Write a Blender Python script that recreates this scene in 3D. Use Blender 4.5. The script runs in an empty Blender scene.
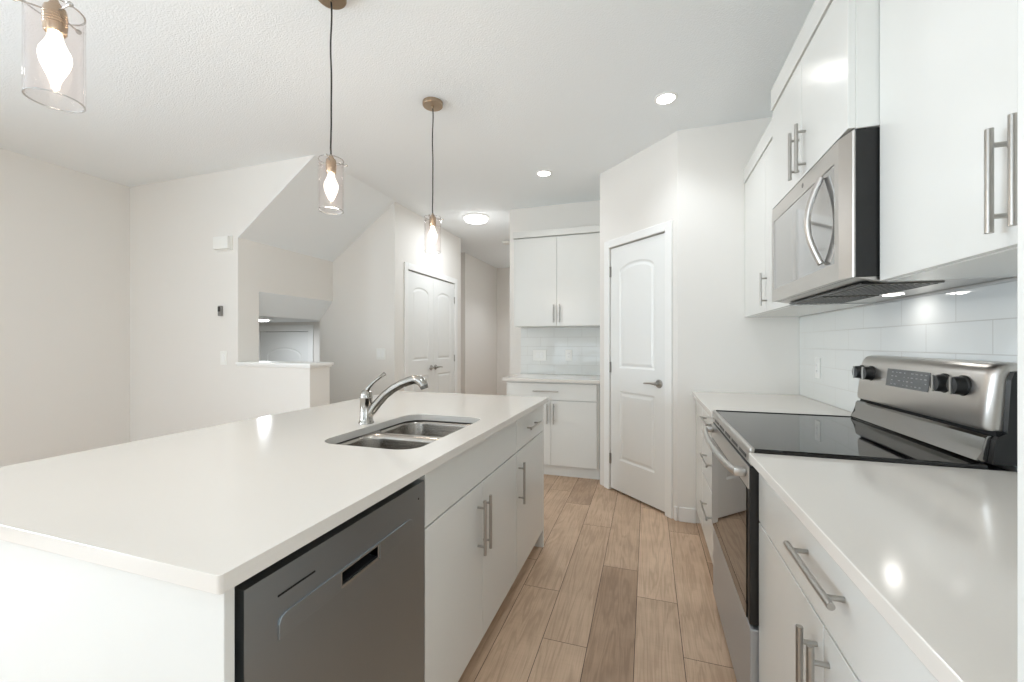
import bpy, bmesh, math, random
from mathutils import Vector, Matrix
from math import radians as R, sin, cos, pi
random.seed(7)
sc = bpy.context.scene
COL = sc.collection

# ------------------------------------------------------------ camera
cam_d = bpy.data.cameras.new('camera'); cam = bpy.data.objects.new('camera', cam_d); COL.objects.link(cam)
cam.location = (0, 0, 1.247); cam.rotation_euler = (R(90), 0, R(18))
cam_d.sensor_width = 36; cam_d.lens = 417 / 1024 * 36; cam_d.shift_y = 2.4 / 1024; cam_d.clip_start = 0.02
sc.camera = cam

# ------------------------------------------------------------ world, exposure
W = bpy.data.worlds.new('sky'); sc.world = W; W.use_nodes = True
bg = W.node_tree.nodes['Background']; bg.inputs[0].default_value = (0.86, 0.93, 1.0, 1); bg.inputs[1].default_value = 0.3
sc.view_settings.view_transform = 'Standard'; sc.view_settings.look = 'None'
sc.view_settings.gamma = 1; sc.view_settings.use_curve_mapping = False
sc.view_settings.exposure = 0.95
sc.cycles.max_bounces = 14; sc.cycles.diffuse_bounces = 8; sc.cycles.glossy_bounces = 6
sc.cycles.transparent_max_bounces = 16; sc.cycles.caustics_reflective = False; sc.cycles.caustics_refractive = False
sc.cycles.sample_clamp_indirect = 6

def area(name, loc, rot, sx, sy, power, col=(1, 1, 1), spread=180):
    d = bpy.data.lights.new(name, 'AREA'); d.shape = 'RECTANGLE'; d.size = sx; d.size_y = sy
    d.energy = power; d.color = col; d.spread = R(spread)
    o = bpy.data.objects.new(name, d); o.location = loc; o.rotation_euler = rot; COL.objects.link(o); return o
# daylight at the patio door; kitchen, left and right panels are added fill
DAY = (0.77, 0.885, 1.0)
area('daylight_patio_sky', (-1.9, -3.42, 1.90), (R(90), 0, 0), 1.8, 0.4, 9, DAY)
area('daylight_patio_ground', (-1.9, -3.75, 0.70), (R(124), 0, 0), 1.8, 1.35, 10, DAY)
area('added_fill_kitchen', (0.1, -3.42, 1.55), (R(97), 0, 0), 1.1, 1.1, 3, DAY)
area('added_fill_left', (-5.30, -1.5, 1.2), (R(126), 0, R(-90)), 2.2, 1.4, 152, DAY)
area('added_fill_right', (1.54, -2.1, 1.2), (R(126), 0, R(90)), 1.6, 1.3, 34, DAY)

# ------------------------------------------------------------ materials
def newmat(name):
    m = bpy.data.materials.new(name); m.use_nodes = True
    nt = m.node_tree; b = nt.nodes['Principled BSDF']; return m, nt, b
def lin(c):
    return tuple((x / 12.92 if x <= 0.04045 else ((x + 0.055) / 1.055) ** 2.4) for x in [v / 255 for v in c])
def paint(name, rgb, rough=0.5, metal=0.0, bump=0.0, bscale=200, spec=0.5, var=0.0, vscale=3.0, aniso=0.0, coat=0.0):
    m, nt, b = newmat(name)
    c = lin(rgb); b.inputs['Base Color'].default_value = (*c, 1)
    b.inputs['Roughness'].default_value = rough; b.inputs['Metallic'].default_value = metal
    b.inputs['Specular IOR Level'].default_value = spec
    if aniso: b.inputs['Anisotropic'].default_value = aniso
    if coat: b.inputs['Coat Weight'].default_value = coat; b.inputs['Coat Roughness'].default_value = 0.05
    tc = nt.nodes.new('ShaderNodeTexCoord')
    n = nt.nodes.new('ShaderNodeTexNoise'); n.inputs['Scale'].default_value = bscale if bump else vscale
    nt.links.new(tc.outputs['Object'], n.inputs['Vector'])
    if bump:
        bp = nt.nodes.new('ShaderNodeBump'); bp.inputs['Strength'].default_value = bump; bp.inputs['Distance'].default_value = 0.004
        nt.links.new(n.outputs['Fac'], bp.inputs['Height']); nt.links.new(bp.outputs['Normal'], b.inputs['Normal'])
    if var:
        n2 = nt.nodes.new('ShaderNodeTexNoise'); n2.inputs['Scale'].default_value = vscale; n2.inputs['Detail'].default_value = 4
        nt.links.new(tc.outputs['Object'], n2.inputs['Vector'])
        mx = nt.nodes.new('ShaderNodeMix'); mx.data_type = 'RGBA'
        mx.inputs[6].default_value = (*[v * (1 - var) for v in c], 1); mx.inputs[7].default_value = (*[min(1, v * (1 + var)) for v in c], 1)
        nt.links.new(n2.outputs['Fac'], mx.inputs[0]); nt.links.new(mx.outputs[2], b.inputs['Base Color'])
    return m

M = {}
M['wall'] = paint('wall_paint', (229, 226, 221), 0.75, bump=0.05, bscale=90)
M['ceil'] = paint('ceiling_stipple', (238, 242, 244), 0.9, bump=0.6, bscale=120)
M['trim'] = paint('trim_white', (238, 238, 236), 0.4, var=0.005)
M['door'] = paint('door_white', (232, 233, 231), 0.4, var=0.005)
M['cab'] = paint('cabinet_white', (222, 222, 218), 0.22, var=0.004, spec=0.5)
M['kick'] = paint('toe_kick_white', (225, 226, 224), 0.45, var=0.01)
M['quartz'] = paint('quartz_warm_white', (219, 214, 207), 0.13, var=0.012, vscale=260)
M['plastic'] = paint('white_plastic', (236, 236, 232), 0.35, var=0.004)
M['nickel'] = paint('brushed_nickel', (176, 173, 168), 0.32, metal=1, var=0.03, vscale=60)
M['chrome'] = paint('polished_chrome', (168, 164, 158), 0.12, metal=1, var=0.01)
M['darknickel'] = paint('satin_nickel_dark', (120, 118, 114), 0.35, metal=1, var=0.03)
M['champagne'] = paint('champagne_nickel', (178, 158, 136), 0.3, metal=1, var=0.03)
M['black'] = paint('black_enamel', (22, 22, 22), 0.35, var=0.05)
M['blackmatte'] = paint('black_shadow_gap', (14, 14, 14), 0.8, var=0.05)
M['blackglass'] = paint('black_ceramic_glass', (8, 8, 9), 0.03, spec=0.6, var=0.02)
M['ovenglass'] = paint('oven_glass', (6, 6, 7), 0.02, spec=0.55, var=0.02)
M['cord'] = paint('black_cord', (26, 25, 24), 0.6, var=0.05)
M['greyprint'] = paint('grey_print', (165, 165, 165), 0.4, var=0.02)
M['tread'] = paint('beige_carpet', (186, 178, 168), 0.95, bump=0.4, bscale=400)

def brushed(name, rgb, rough, axis, strength=0.12):
    m, nt, b = newmat(name)
    c = lin(rgb); b.inputs['Metallic'].default_value = 1
    tc = nt.nodes.new('ShaderNodeTexCoord'); mp = nt.nodes.new('ShaderNodeMapping')
    s = [1400, 1400, 1400]; s[axis] = 6
    mp.inputs['Scale'].default_value = s
    n = nt.nodes.new('ShaderNodeTexNoise'); n.inputs['Scale'].default_value = 1; n.inputs['Detail'].default_value = 2
    nt.links.new(tc.outputs['Object'], mp.inputs[0]); nt.links.new(mp.outputs[0], n.inputs['Vector'])
    mx = nt.nodes.new('ShaderNodeMix'); mx.data_type = 'RGBA'
    mx.inputs[6].default_value = (*[v * (1 - strength) for v in c], 1); mx.inputs[7].default_value = (*[min(1, v * (1 + strength)) for v in c], 1)
    nt.links.new(n.outputs['Fac'], mx.inputs[0]); nt.links.new(mx.outputs[2], b.inputs['Base Color'])
    mr = nt.nodes.new('ShaderNodeMapRange'); mr.inputs[3].default_value = rough * 0.8; mr.inputs[4].default_value = rough * 1.25
    nt.links.new(n.outputs['Fac'], mr.inputs[0]); nt.links.new(mr.outputs[0], b.inputs['Roughness'])
    return m
M['steel'] = brushed('stainless_steel', (196, 193, 189), 0.3, 1, 0.03)
M['steelv'] = brushed('stainless_panel', (204, 201, 197), 0.32, 1, 0.03)
M['slate'] = brushed('dark_stainless', (156, 162, 166), 0.36, 1, 0.03)
M['sink'] = brushed('sink_steel', (160, 155, 148), 0.25, 0, 0.04)

def emis(name, col, strength):
    m = bpy.data.materials.new(name); m.use_nodes = True; nt = m.node_tree; nt.nodes.clear()
    o = nt.nodes.new('ShaderNodeOutputMaterial'); e = nt.nodes.new('ShaderNodeEmission')
    e.inputs[0].default_value = (*col, 1); e.inputs[1].default_value = strength
    nt.links.new(e.outputs[0], o.inputs[0]); return m
M['bulb'] = emis('lit_bulb', (1.0, 0.83, 0.66), 7.0)
M['filament'] = emis('lit_filament', (1.0, 0.86, 0.66), 40.0)
M['led'] = emis('lit_led', (1.0, 0.97, 0.93), 14.0)
M['flush'] = emis('lit_diffuser', (1.0, 0.98, 0.95), 5.0)
M['task'] = emis('lit_task_lens', (1.0, 0.97, 0.92), 6.0)

def glassmat(name, tint, base, ior=1.45):
    m = bpy.data.materials.new(name); m.use_nodes = True; nt = m.node_tree; nt.nodes.clear()
    o = nt.nodes.new('ShaderNodeOutputMaterial'); t = nt.nodes.new('ShaderNodeBsdfTransparent'); g = nt.nodes.new('ShaderNodeBsdfGlossy')
    t.inputs[0].default_value = (*tint, 1); g.inputs['Roughness'].default_value = 0.02
    f = nt.nodes.new('ShaderNodeLayerWeight'); f.inputs[0].default_value = 0.5
    pw = nt.nodes.new('ShaderNodeMath'); pw.operation = 'POWER'; pw.inputs[1].default_value = 4; nt.links.new(f.outputs['Facing'], pw.inputs[0])
    mt = nt.nodes.new('ShaderNodeMath'); mt.operation = 'MULTIPLY_ADD'; mt.inputs[1].default_value = 0.55; mt.inputs[2].default_value = base
    nt.links.new(pw.outputs[0], mt.inputs[0])
    mx = nt.nodes.new('ShaderNodeMixShader'); nt.links.new(mt.outputs[0], mx.inputs[0])
    nt.links.new(t.outputs[0], mx.inputs[1]); nt.links.new(g.outputs[0], mx.inputs[2]); nt.links.new(mx.outputs[0], o.inputs[0])
    return m
M['glass'] = glassmat('clear_shade_glass', (0.99, 0.972, 0.965), 0.03)
M['glassrim'] = glassmat('glass_rim', (0.9, 0.88, 0.87), 0.45)
M['pane'] = glassmat('window_glass', (0.97, 0.98, 0.98), 0.0)
m_ = bpy.data.materials.new('glowing_bulb_glass'); m_.use_nodes = True; nt_ = m_.node_tree; nt_.nodes.clear()
o_ = nt_.nodes.new('ShaderNodeOutputMaterial'); t_ = nt_.nodes.new('ShaderNodeBsdfTransparent'); e_ = nt_.nodes.new('ShaderNodeEmission')
e_.inputs[0].default_value = (1, 0.93, 0.84, 1); e_.inputs[1].default_value = 2.2; x_ = nt_.nodes.new('ShaderNodeMixShader'); x_.inputs[0].default_value = 0.5
nt_.links.new(t_.outputs[0], x_.inputs[1]); nt_.links.new(e_.outputs[0], x_.inputs[2]); nt_.links.new(x_.outputs[0], o_.inputs[0]); M['bulbglass'] = m_

def woodmat():
    m, nt, b = newmat('oak_vinyl_plank'); N = nt.nodes; L = nt.links
    tc = N.new('ShaderNodeTexCoord'); at = N.new('ShaderNodeAttribute'); at.attribute_name = 'tone'
    sep = N.new('ShaderNodeSeparateColor'); L.new(at.outputs['Color'], sep.inputs[0])
    sc_ = N.new('ShaderNodeVectorMath'); sc_.operation = 'SCALE'; L.new(at.outputs['Color'], sc_.inputs[0]); sc_.inputs['Scale'].default_value = 37
    ad = N.new('ShaderNodeVectorMath'); L.new(tc.outputs['Object'], ad.inputs[0]); L.new(sc_.outputs[0], ad.inputs[1])
    mp = N.new('ShaderNodeMapping'); mp.inputs['Scale'].default_value = (1, 0.085, 1); L.new(ad.outputs[0], mp.inputs[0])
    # broad cathedral grain
    wv = N.new('ShaderNodeTexNoise'); wv.inputs['Scale'].default_value = 9; wv.inputs['Detail'].default_value = 3; wv.inputs['Distortion'].default_value = 0.6
    L.new(mp.outputs[0], wv.inputs['Vector'])
    rg = N.new('ShaderNodeMath'); rg.operation = 'MULTIPLY'; rg.inputs[1].default_value = 60; L.new(wv.outputs['Fac'], rg.inputs[0])
    sn = N.new('ShaderNodeMath'); sn.operation = 'SINE'; L.new(rg.outputs[0], sn.inputs[0])
    mr = N.new('ShaderNodeMapRange'); mr.inputs[1].default_value = -1; mr.inputs[2].default_value = 1; L.new(sn.outputs[0], mr.inputs[0])
    # fine streaks
    mp2 = N.new('ShaderNodeMapping'); mp2.inputs['Scale'].default_value = (1, 0.03, 1); L.new(ad.outputs[0], mp2.inputs[0])
    fn = N.new('ShaderNodeTexNoise'); fn.inputs['Scale'].default_value = 190; fn.inputs['Detail'].default_value = 4; L.new(mp2.outputs[0], fn.inputs['Vector'])
    # cross ticking (saw marks)
    mp3 = N.new('ShaderNodeMapping'); mp3.inputs['Scale'].default_value = (0.12, 1, 1); L.new(ad.outputs[0], mp3.inputs[0])
    tn = N.new('ShaderNodeTexNoise'); tn.inputs['Scale'].default_value = 120; tn.inputs['Detail'].default_value = 2; L.new(mp3.outputs[0], tn.inputs['Vector'])
    # blotches
    bn = N.new('ShaderNodeTexNoise'); bn.inputs['Scale'].default_value = 5; bn.inputs['Detail'].default_value = 3; L.new(ad.outputs[0], bn.inputs['Vector'])
    def mixc(fac, a, b_):
        x = N.new('ShaderNodeMix'); x.data_type = 'RGBA'
        if isinstance(fac, float): x.inputs[0].default_value = fac
        else: L.new(fac, x.inputs[0])
        for v, i in ((a, 6), (b_, 7)):
            if isinstance(v, tuple): x.inputs[i].default_value = (*v, 1)
            else: L.new(v, x.inputs[i])
        return x.outputs[2]
    base = mixc(sep.outputs[0], lin((172, 143, 117)), lin((230, 202, 175)))
    dark = mixc(sep.outputs[0], lin((144, 117, 95)), lin((202, 173, 146)))
    def gain(s, lo, hi, olo=0.0, ohi=1.0):
        q = N.new('ShaderNodeMapRange'); q.inputs[1].default_value = lo; q.inputs[2].default_value = hi; q.inputs[3].default_value = olo; q.inputs[4].default_value = ohi
        L.new(s, q.inputs[0]); return q.outputs[0]
    def addm(a, b_, op='ADD'):
        q = N.new('ShaderNodeMath'); q.operation = op; q.use_clamp = True
        L.new(a, q.inputs[0])
        if isinstance(b_, float): q.inputs[1].default_value = b_
        else: L.new(b_, q.inputs[1])
        return q.outputs[0]
    f1 = gain(mr.outputs[0], 0.55, 1.0, 0, 0.45)
    f2 = gain(fn.outputs['Fac'], 0.42, 0.75, 0, 0.55)
    f3 = gain(tn.outputs['Fac'], 0.5, 0.8, 0, 0.15)
    f4 = gain(bn.outputs['Fac'], 0.35, 0.65, 0, 0.5)
    fac = addm(addm(f1, f2), addm(f3, f4))
    L.new(mixc(fac, base, dark), b.inputs['Base Color'])
    b.inputs['Roughness'].default_value = 0.42; b.inputs['Specular IOR Level'].default_value = 0.35
    bp = N.new('ShaderNodeBump'); bp.inputs['Strength'].default_value = 0.15; bp.inputs['Distance'].default_value = 0.002; bp.invert = True
    L.new(fac, bp.inputs['Height']); L.new(bp.outputs[0], b.inputs['Normal'])
    return m
M['wood'] = woodmat()

def tilemat(name, axis, w, h, ou, oz, rgb=(214, 216, 213)):
    """glossy white subway tile; axis = the horizontal direction of the wall (0 = x, 1 = y)"""
    m, nt, b = newmat(name); N = nt.nodes; L = nt.links
    tc = N.new('ShaderNodeTexCoord'); sp = N.new('ShaderNodeSeparateXYZ'); L.new(tc.outputs['Object'], sp.inputs[0])
    cb = N.new('ShaderNodeCombineXYZ'); L.new(sp.outputs[axis], cb.inputs[0]); L.new(sp.outputs[2], cb.inputs[1])
    mp = N.new('ShaderNodeMapping'); mp.inputs['Location'].default_value = (ou, oz, 0); L.new(cb.outputs[0], mp.inputs[0])
    br = N.new('ShaderNodeTexBrick'); L.new(mp.outputs[0], br.inputs['Vector'])
    br.inputs['Scale'].default_value = 1; br.inputs['Brick Width'].default_value = w; br.inputs['Row Height'].default_value = h
    br.inputs['Mortar Size'].default_value = 0.0016; br.inputs['Mortar Smooth'].default_value = 0.1; br.offset = 0.5
    c = lin(rgb); g = lin((200, 200, 196))
    br.inputs['Color1'].default_value = (*c, 1); br.inputs['Color2'].default_value = (*[v * 0.985 for v in c], 1); br.inputs['Mortar'].default_value = (*g, 1)
    L.new(br.outputs['Color'], b.inputs['Base Color']); b.inputs['Specular IOR Level'].default_value = 0.6
    ro = N.new('ShaderNodeMapRange'); ro.inputs[3].default_value = 0.035; ro.inputs[4].default_value = 0.7; L.new(br.outputs['Fac'], ro.inputs[0]); L.new(ro.outputs[0], b.inputs['Roughness'])
    nz = N.new('ShaderNodeTexNoise'); nz.inputs['Scale'].default_value = 3.5; L.new(tc.outputs['Object'], nz.inputs['Vector'])
    mu = N.new('ShaderNodeMath'); mu.operation = 'MULTIPLY_ADD'; mu.inputs[1].default_value = -0.6; L.new(br.outputs['Fac'], mu.inputs[0])
    mn = N.new('ShaderNodeMath'); mn.operation = 'MULTIPLY'; mn.inputs[1].default_value = 0.2; L.new(nz.outputs['Fac'], mn.inputs[0]); L.new(mn.outputs[0], mu.inputs[2])
    bp = N.new('ShaderNodeBump'); bp.inputs['Strength'].default_value = 0.5; bp.inputs['Distance'].default_value = 0.003
    L.new(mu.outputs[0], bp.inputs['Height']); L.new(bp.outputs[0], b.inputs['Normal'])
    return m
M['tile_right'] = tilemat('subway_tile_right', 1, 0.30, 0.10, 0.0945, -0.015, (232, 234, 232))
M['tile_back'] = tilemat('subway_tile_back', 0, 0.30, 0.10, 0.06, -0.015, (222, 224, 222))

# ------------------------------------------------------------ mesh helpers
def bm_new(): return bmesh.new()
def add_box(bm, x0, x1, y0, y1, z0, z1, bev=0.0, seg=2, mi=0):
    if x0 > x1: x0, x1 = x1, x0
    if y0 > y1: y0, y1 = y1, y0
    if z0 > z1: z0, z1 = z1, z0
    v = [bm.verts.new(p) for p in ((x0,y0,z0),(x1,y0,z0),(x1,y1,z0),(x0,y1,z0),(x0,y0,z1),(x1,y0,z1),(x1,y1,z1),(x0,y1,z1))]
    fs = [bm.faces.new([v[i] for i in q]) for q in ((3,2,1,0),(4,5,6,7),(0,1,5,4),(1,2,6,5),(2,3,7,6),(3,0,4,7))]
    for f in fs: f.material_index = mi
    if bev > 0:
        bev = min(bev, 0.45 * min(x1-x0, y1-y0, z1-z0))
        es = list({e for f in fs for e in f.edges})
        r = bmesh.ops.bevel(bm, geom=es, offset=bev, segments=seg, affect='EDGES', profile=0.5, clamp_overlap=True)
        for f in r['faces']: f.material_index = mi
    return v
def add_prism(bm, pts, d0, d1, plane='xz', bev=0.0, mi=0):
    """extrude polygon pts (a,b) along the third axis between d0 and d1"""
    def P(a, b, d):
        return {'xz': (a, d, b), 'yz': (d, a, b), 'xy': (a, b, d)}[plane]
    A = [bm.verts.new(P(a, b, d0)) for a, b in pts]; B = [bm.verts.new(P(a, b, d1)) for a, b in pts]
    n = len(pts); fs = [bm.faces.new(A[::-1]), bm.faces.new(B)]
    for i in range(n): fs.append(bm.faces.new([A[i], A[(i+1) % n], B[(i+1) % n], B[i]]))
    for f in fs: f.material_index = mi
    if bev > 0:
        es = [e for e in {e for f in fs[:2] for e in f.edges}]
        r = bmesh.ops.bevel(bm, geom=es, offset=bev, segments=2, affect='EDGES', profile=0.5, clamp_overlap=True)
        for f in r['faces']: f.material_index = mi
    return fs
def add_tube(bm, pts, rad, n=16, cap=True, mi=0):
    pts = [Vector(p) for p in pts]; rads = rad if isinstance(rad, (list, tuple)) else [rad] * len(pts)
    rings = []; up = None
    for i, p in enumerate(pts):
        t = (pts[min(i+1, len(pts)-1)] - pts[max(i-1, 0)]).normalized()
        if up is None:
            up = Vector((0, 0, 1)) if abs(t.z) < 0.9 else Vector((1, 0, 0))
        u = (up - t * up.dot(t)).normalized(); v = t.cross(u); up = u
        r = rads[i]; r = r if isinstance(r, tuple) else (r, r)
        rings.append([bm.verts.new(p + u * (cos(2*pi*k/n) * r[0]) + v * (sin(2*pi*k/n) * r[1])) for k in range(n)])
    for a, b in zip(rings, rings[1:]):
        for k in range(n):
            f = bm.faces.new([a[k], a[(k+1) % n], b[(k+1) % n], b[k]]); f.material_index = mi; f.smooth = True
    if cap:
        bm.faces.new(rings[0][::-1]).material_index = mi; bm.faces.new(rings[-1]).material_index = mi
def add_lathe(bm, prof, cx, cy, n=32, axis='z', mi=0, cz=0, closed=False):
    """prof: list of (r, h); revolve about an axis through (cx,cy,cz)"""
    rings = []
    for r, h in prof:
        ring = []
        for k in range(n):
            a = 2*pi*k/n; ca, sa = cos(a)*max(r, 1e-5), sin(a)*max(r, 1e-5)
            p = {'z': (cx+ca, cy+sa, cz+h), 'x': (cx+h, cy+ca, cz+sa), 'y': (cx+ca, cy+h, cz+sa)}[axis]
            ring.append(bm.verts.new(p))
        rings.append(ring)
    prs = list(zip(rings, rings[1:]))
    if closed: prs.append((rings[-1], rings[0]))
    for a, b in prs:
        for k in range(n):
            f = bm.faces.new([a[k], a[(k+1) % n], b[(k+1) % n], b[k]]); f.smooth = True; f.material_index = mi
    if not closed:
        for ring, flip in ((rings[0], True), (rings[-1], False)):
            try: bm.faces.new(ring[::-1] if flip else ring).material_index = mi
            except ValueError: pass
def build(name, bm, mats, parent=None, label=None, smooth=False):
    bmesh.ops.remove_doubles(bm, verts=bm.verts, dist=1e-6)
    bmesh.ops.recalc_face_normals(bm, faces=bm.faces)
    me = bpy.data.meshes.new(name); bm.to_mesh(me); bm.free()
    for m in (mats if isinstance(mats, (list, tuple)) else [mats]): me.materials.append(M[m] if isinstance(m, str) else m)
    o = bpy.data.objects.new(name, me); COL.objects.link(o)
    if smooth:
        me.shade_smooth()
        if hasattr(me, 'set_sharp_from_angle'): me.set_sharp_from_angle(angle=R(35))
    if parent:
        o.parent = parent; o.matrix_parent_inverse = Matrix.Identity(4)
        if parent.type == 'EMPTY' or True:
            # meshes are modelled in world coordinates: cancel the chain of parent offsets
            off = Vector((0, 0, 0)); p = parent
            while p: off += p.location; p = p.parent
            o.location = -off if not parent.get('_rot') else o.location
    if label: o['label'] = label
    return o
def thing(name, label, cat, loc=(0, 0, 0), group=None):
    o = bpy.data.objects.new(name, None); COL.objects.link(o); o.location = loc; o.empty_display_size = 0.05
    o['label'] = label; o['category'] = cat
    if group: o['group'] = group
    return o
def tag(o, label, cat, group=None):
    o['label'] = label; o['category'] = cat
    if group: o['group'] = group
    return o
def struct(name, bm, mats, parent=None, smooth=False):
    o = build(name, bm, mats, parent, smooth=smooth)
    if not parent: o['kind'] = 'structure'
    return o
def sempty(name, loc=(0, 0, 0)):
    o = bpy.data.objects.new(name, None); COL.objects.link(o); o.location = loc; o['kind'] = 'structure'; return o
def box(name, dims, mat, parent=None, bev=0.0015, label=None):
    bm = bm_new(); add_box(bm, *dims, bev=bev); return build(name, bm, mat, parent, label)
def dup(root):
    """copy a thing with its parts and sub-parts"""
    r = root.copy(); COL.objects.link(r)
    for ch in list(root.children):
        c = ch.copy(); COL.objects.link(c); c.parent = r
        for g in ch.children:
            d = g.copy(); COL.objects.link(d); d.parent = c
    return r

# ------------------------------------------------------------ room shell
CZ = 2.743; XR = 0.945; XL = -4.71; YB = -3.2; YF = 2.665; XS = -3.327; XC = -2.53; Y1 = 3.79
# floor of individual planks (one structure mesh, tone per plank), leaving out the stair well
bm = bm_new(); tone = bm.loops.layers.float_color.new('tone')
TONES = {(-3, 0): 0.5, (-3, 1): 0.55, (-3, 2): 0.5, (-3, 3): 0.5, (0, 1): 0.14, (0, 2): 0.55, (-1, 1): 0.55, (-1, 0): 0.65, (-1, 2): 0.6, (1, 2): 0.85, (1, 1): 0.65, (2, 2): 0.65, (2, 1): 0.6, (-2, 2): 0.6, (-2, 1): 0.65}
def plank(x0, x1, y0, y1, key=None):
    t = min(1, max(0, random.gauss(0.55, 0.2))); t = TONES.get(key, t); c = (t, random.random(), random.random(), 1)
    g = 0.0011
    pts = [(x0+g, y0+g), (x1-g, y0+g), (x1-g, y1-g), (x0+g, y1-g)]
    f = bm.faces.new([bm.verts.new((a, b, 0.0)) for a, b in pts])
    for l in f.loops: l[tone] = c
joints = {-2: 2.07, -1: 1.72, 0: 2.385, 1: 2.145, 2: 1.785, -3: 3.50, 3: 2.6, -4: 2.9}
n0 = int((XL + 0.236) / 0.186) - 1
for n in range(n0, 8):
    x0 = -0.236 + 0.186 * n; x1 = x0 + 0.186
    x0 = max(x0, XL); x1 = min(x1, XR)
    if x1 - x0 < 0.004: continue
    j = joints.get(n, random.uniform(1.5, 2.7)); y = j - 1.17 * 8
    while y < 8.3:
        a, b = max(y, YB), min(y + 1.17, 8.2)
        if b > a + 0.004:
            segs = [(a, b)]
            if x0 < XC + 0.0 and x1 > XL:   # stair well, foyer
                segs = []
                if a < Y1 - 0.9:
                    segs.append((a, min(b, 2.88)))
                if b > Y1 and x0 > -3.2: segs.append((max(a, Y1), b))
                lo, hi = max(a, 2.88), min(b, Y1)
                if x1 > XC and hi > lo + 0.004: plank(XC, x1, lo, hi, (n, 0))
            for s0, s1 in segs:
                if s1 > s0 + 0.004: plank(x0, x1, s0, s1, (n, int((0.5*(a+b)) / 1.17) + 0) if abs(n) < 4 else None)
        y += 1.17
fl = struct('floor', bm, 'wood')
bm = bm_new()
for d in ((XL, XR, YB, 2.88), (XC, XR, 2.88, 8.2), (-3.2, XC, 3.91, 8.2)):
    add_box(bm, d[0], d[1], d[2], d[3], -0.06, -0.0025)
struct('floor_underlay', bm, 'blackmatte')

bm = bm_new(); add_box(bm, XL-0.12, XR+0.12, YB-0.12, 8.3, CZ, CZ+0.1); struct('ceiling', bm, 'ceil')
bm = bm_new(); add_prism(bm, [(XS-0.001, 2.152), (-2.512, CZ+0.001), (XS-0.001, CZ+0.001)], YF+0.001, Y1, 'xz'); struct('ceiling_sloped', bm, 'ceil')

# left wall with an unseen window added beside the camera for fill
wy0, wy1, wz0, wz1 = -2.6, -0.4, 0.6, 2.1
bm = bm_new()
add_box(bm, XL-0.12, XL, YB, wy0, 0, CZ); add_box(bm, XL-0.12, XL, wy1, YF+0.12, 0, CZ)
add_box(bm, XL-0.12, XL, wy0, wy1, 0, wz0); add_box(bm, XL-0.12, XL, wy0, wy1, wz1, CZ)
struct('wall_left', bm, 'wall')
# wall with the diagonal stair cut, and half wall
bm = bm_new()
add_prism(bm, [(XL-0.12, 0), (XS, 0), (XS, 2.156), (-2.517, CZ), (XL-0.12, CZ)], YF, YF+0.12, 'xz')
struct('wall_stair_front', bm, 'wall')
bm = bm_new(); add_box(bm, XS, -2.56, YF, 2.88, 0, 1.052); struct('wall_half', bm, 'wall')
bm = bm_new(); add_box(bm, XS-0.0, -2.535, YF-0.025, 2.905, 1.066, 1.088, bev=0.003)
add_box(bm, XS-0.0, -2.548, YF-0.012, 2.892, 1.050, 1.067, bev=0.004); struct('trim_1', bm, 'trim')
# stair side wall (x = XS) with the opening to the foyer
bm = bm_new()
add_box(bm, XS-0.10, XS, YF+0.12, 2.867, -0.7, 2.4); add_box(bm, XS-0.10, XS, 2.867, Y1, 1.713, 2.4)
struct('wall_stair_side', bm, 'wall')
bm = bm_new(); add_prism(bm, [(XS, 1.713), (XS-0.10, 1.713), (-3.9, 1.9), (-3.9, 1.52), (-3.505, 1.509)], 2.80, Y1, 'xz')
struct('ceiling_soffit', bm, 'ceil')
bm = bm_new(); add_box(bm, -6.6, -3.50, 2.80, 4.95, 1.56, 1.70); struct('ceiling_foyer', bm, 'ceil')
# stair back wall (y = Y1)
bm = bm_new(); add_box(bm, -3.505, XC, Y1, Y1+0.12, -0.7, CZ); struct('wall_stair_back', bm, 'wall')
# foyer
bm = bm_new(); add_box(bm, -6.6, -5.60, 4.85, 4.97, -0.7, 1.6); add_box(bm, -4.68, -3.4, 4.85, 4.97, -0.7, 1.6)
add_box(bm, -5.60, -4.68, 4.85, 4.97, 1.425, 1.6); struct('wall_foyer_front', bm, 'wall')
bm = bm_new(); add_box(bm, -6.7, -6.6, 2.785, 4.97, -0.7, 1.7); add_box(bm, -3.505, -3.40, Y1+0.12, 4.85, -0.7, 1.6)
add_box(bm, -6.6, XL-0.12, 2.685, 2.785, -0.7, 1.7); struct('wall_foyer_side', bm, 'wall')
bm = bm_new(); add_box(bm, -6.6, XC, 2.785, 4.97, -0.8, -0.7)
struct('floor_foyer', bm, 'tread')
bm = bm_new(); add_box(bm, XL-0.12, XC, YF+0.13, YF+0.20, -0.7, -0.061); struct('wall_stair_under', bm, 'wall')
bm = bm_new()
for i in range(3):
    add_box(bm, XC-0.25*(i+1)-0.0, XC-0.25*i, 2.885, Y1, -0.7, -0.175*(i+1), bev=0.004)
tag(build('stair_steps', bm, 'tread'), 'carpeted steps going down to the entry beyond the half wall', 'stairs')
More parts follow.
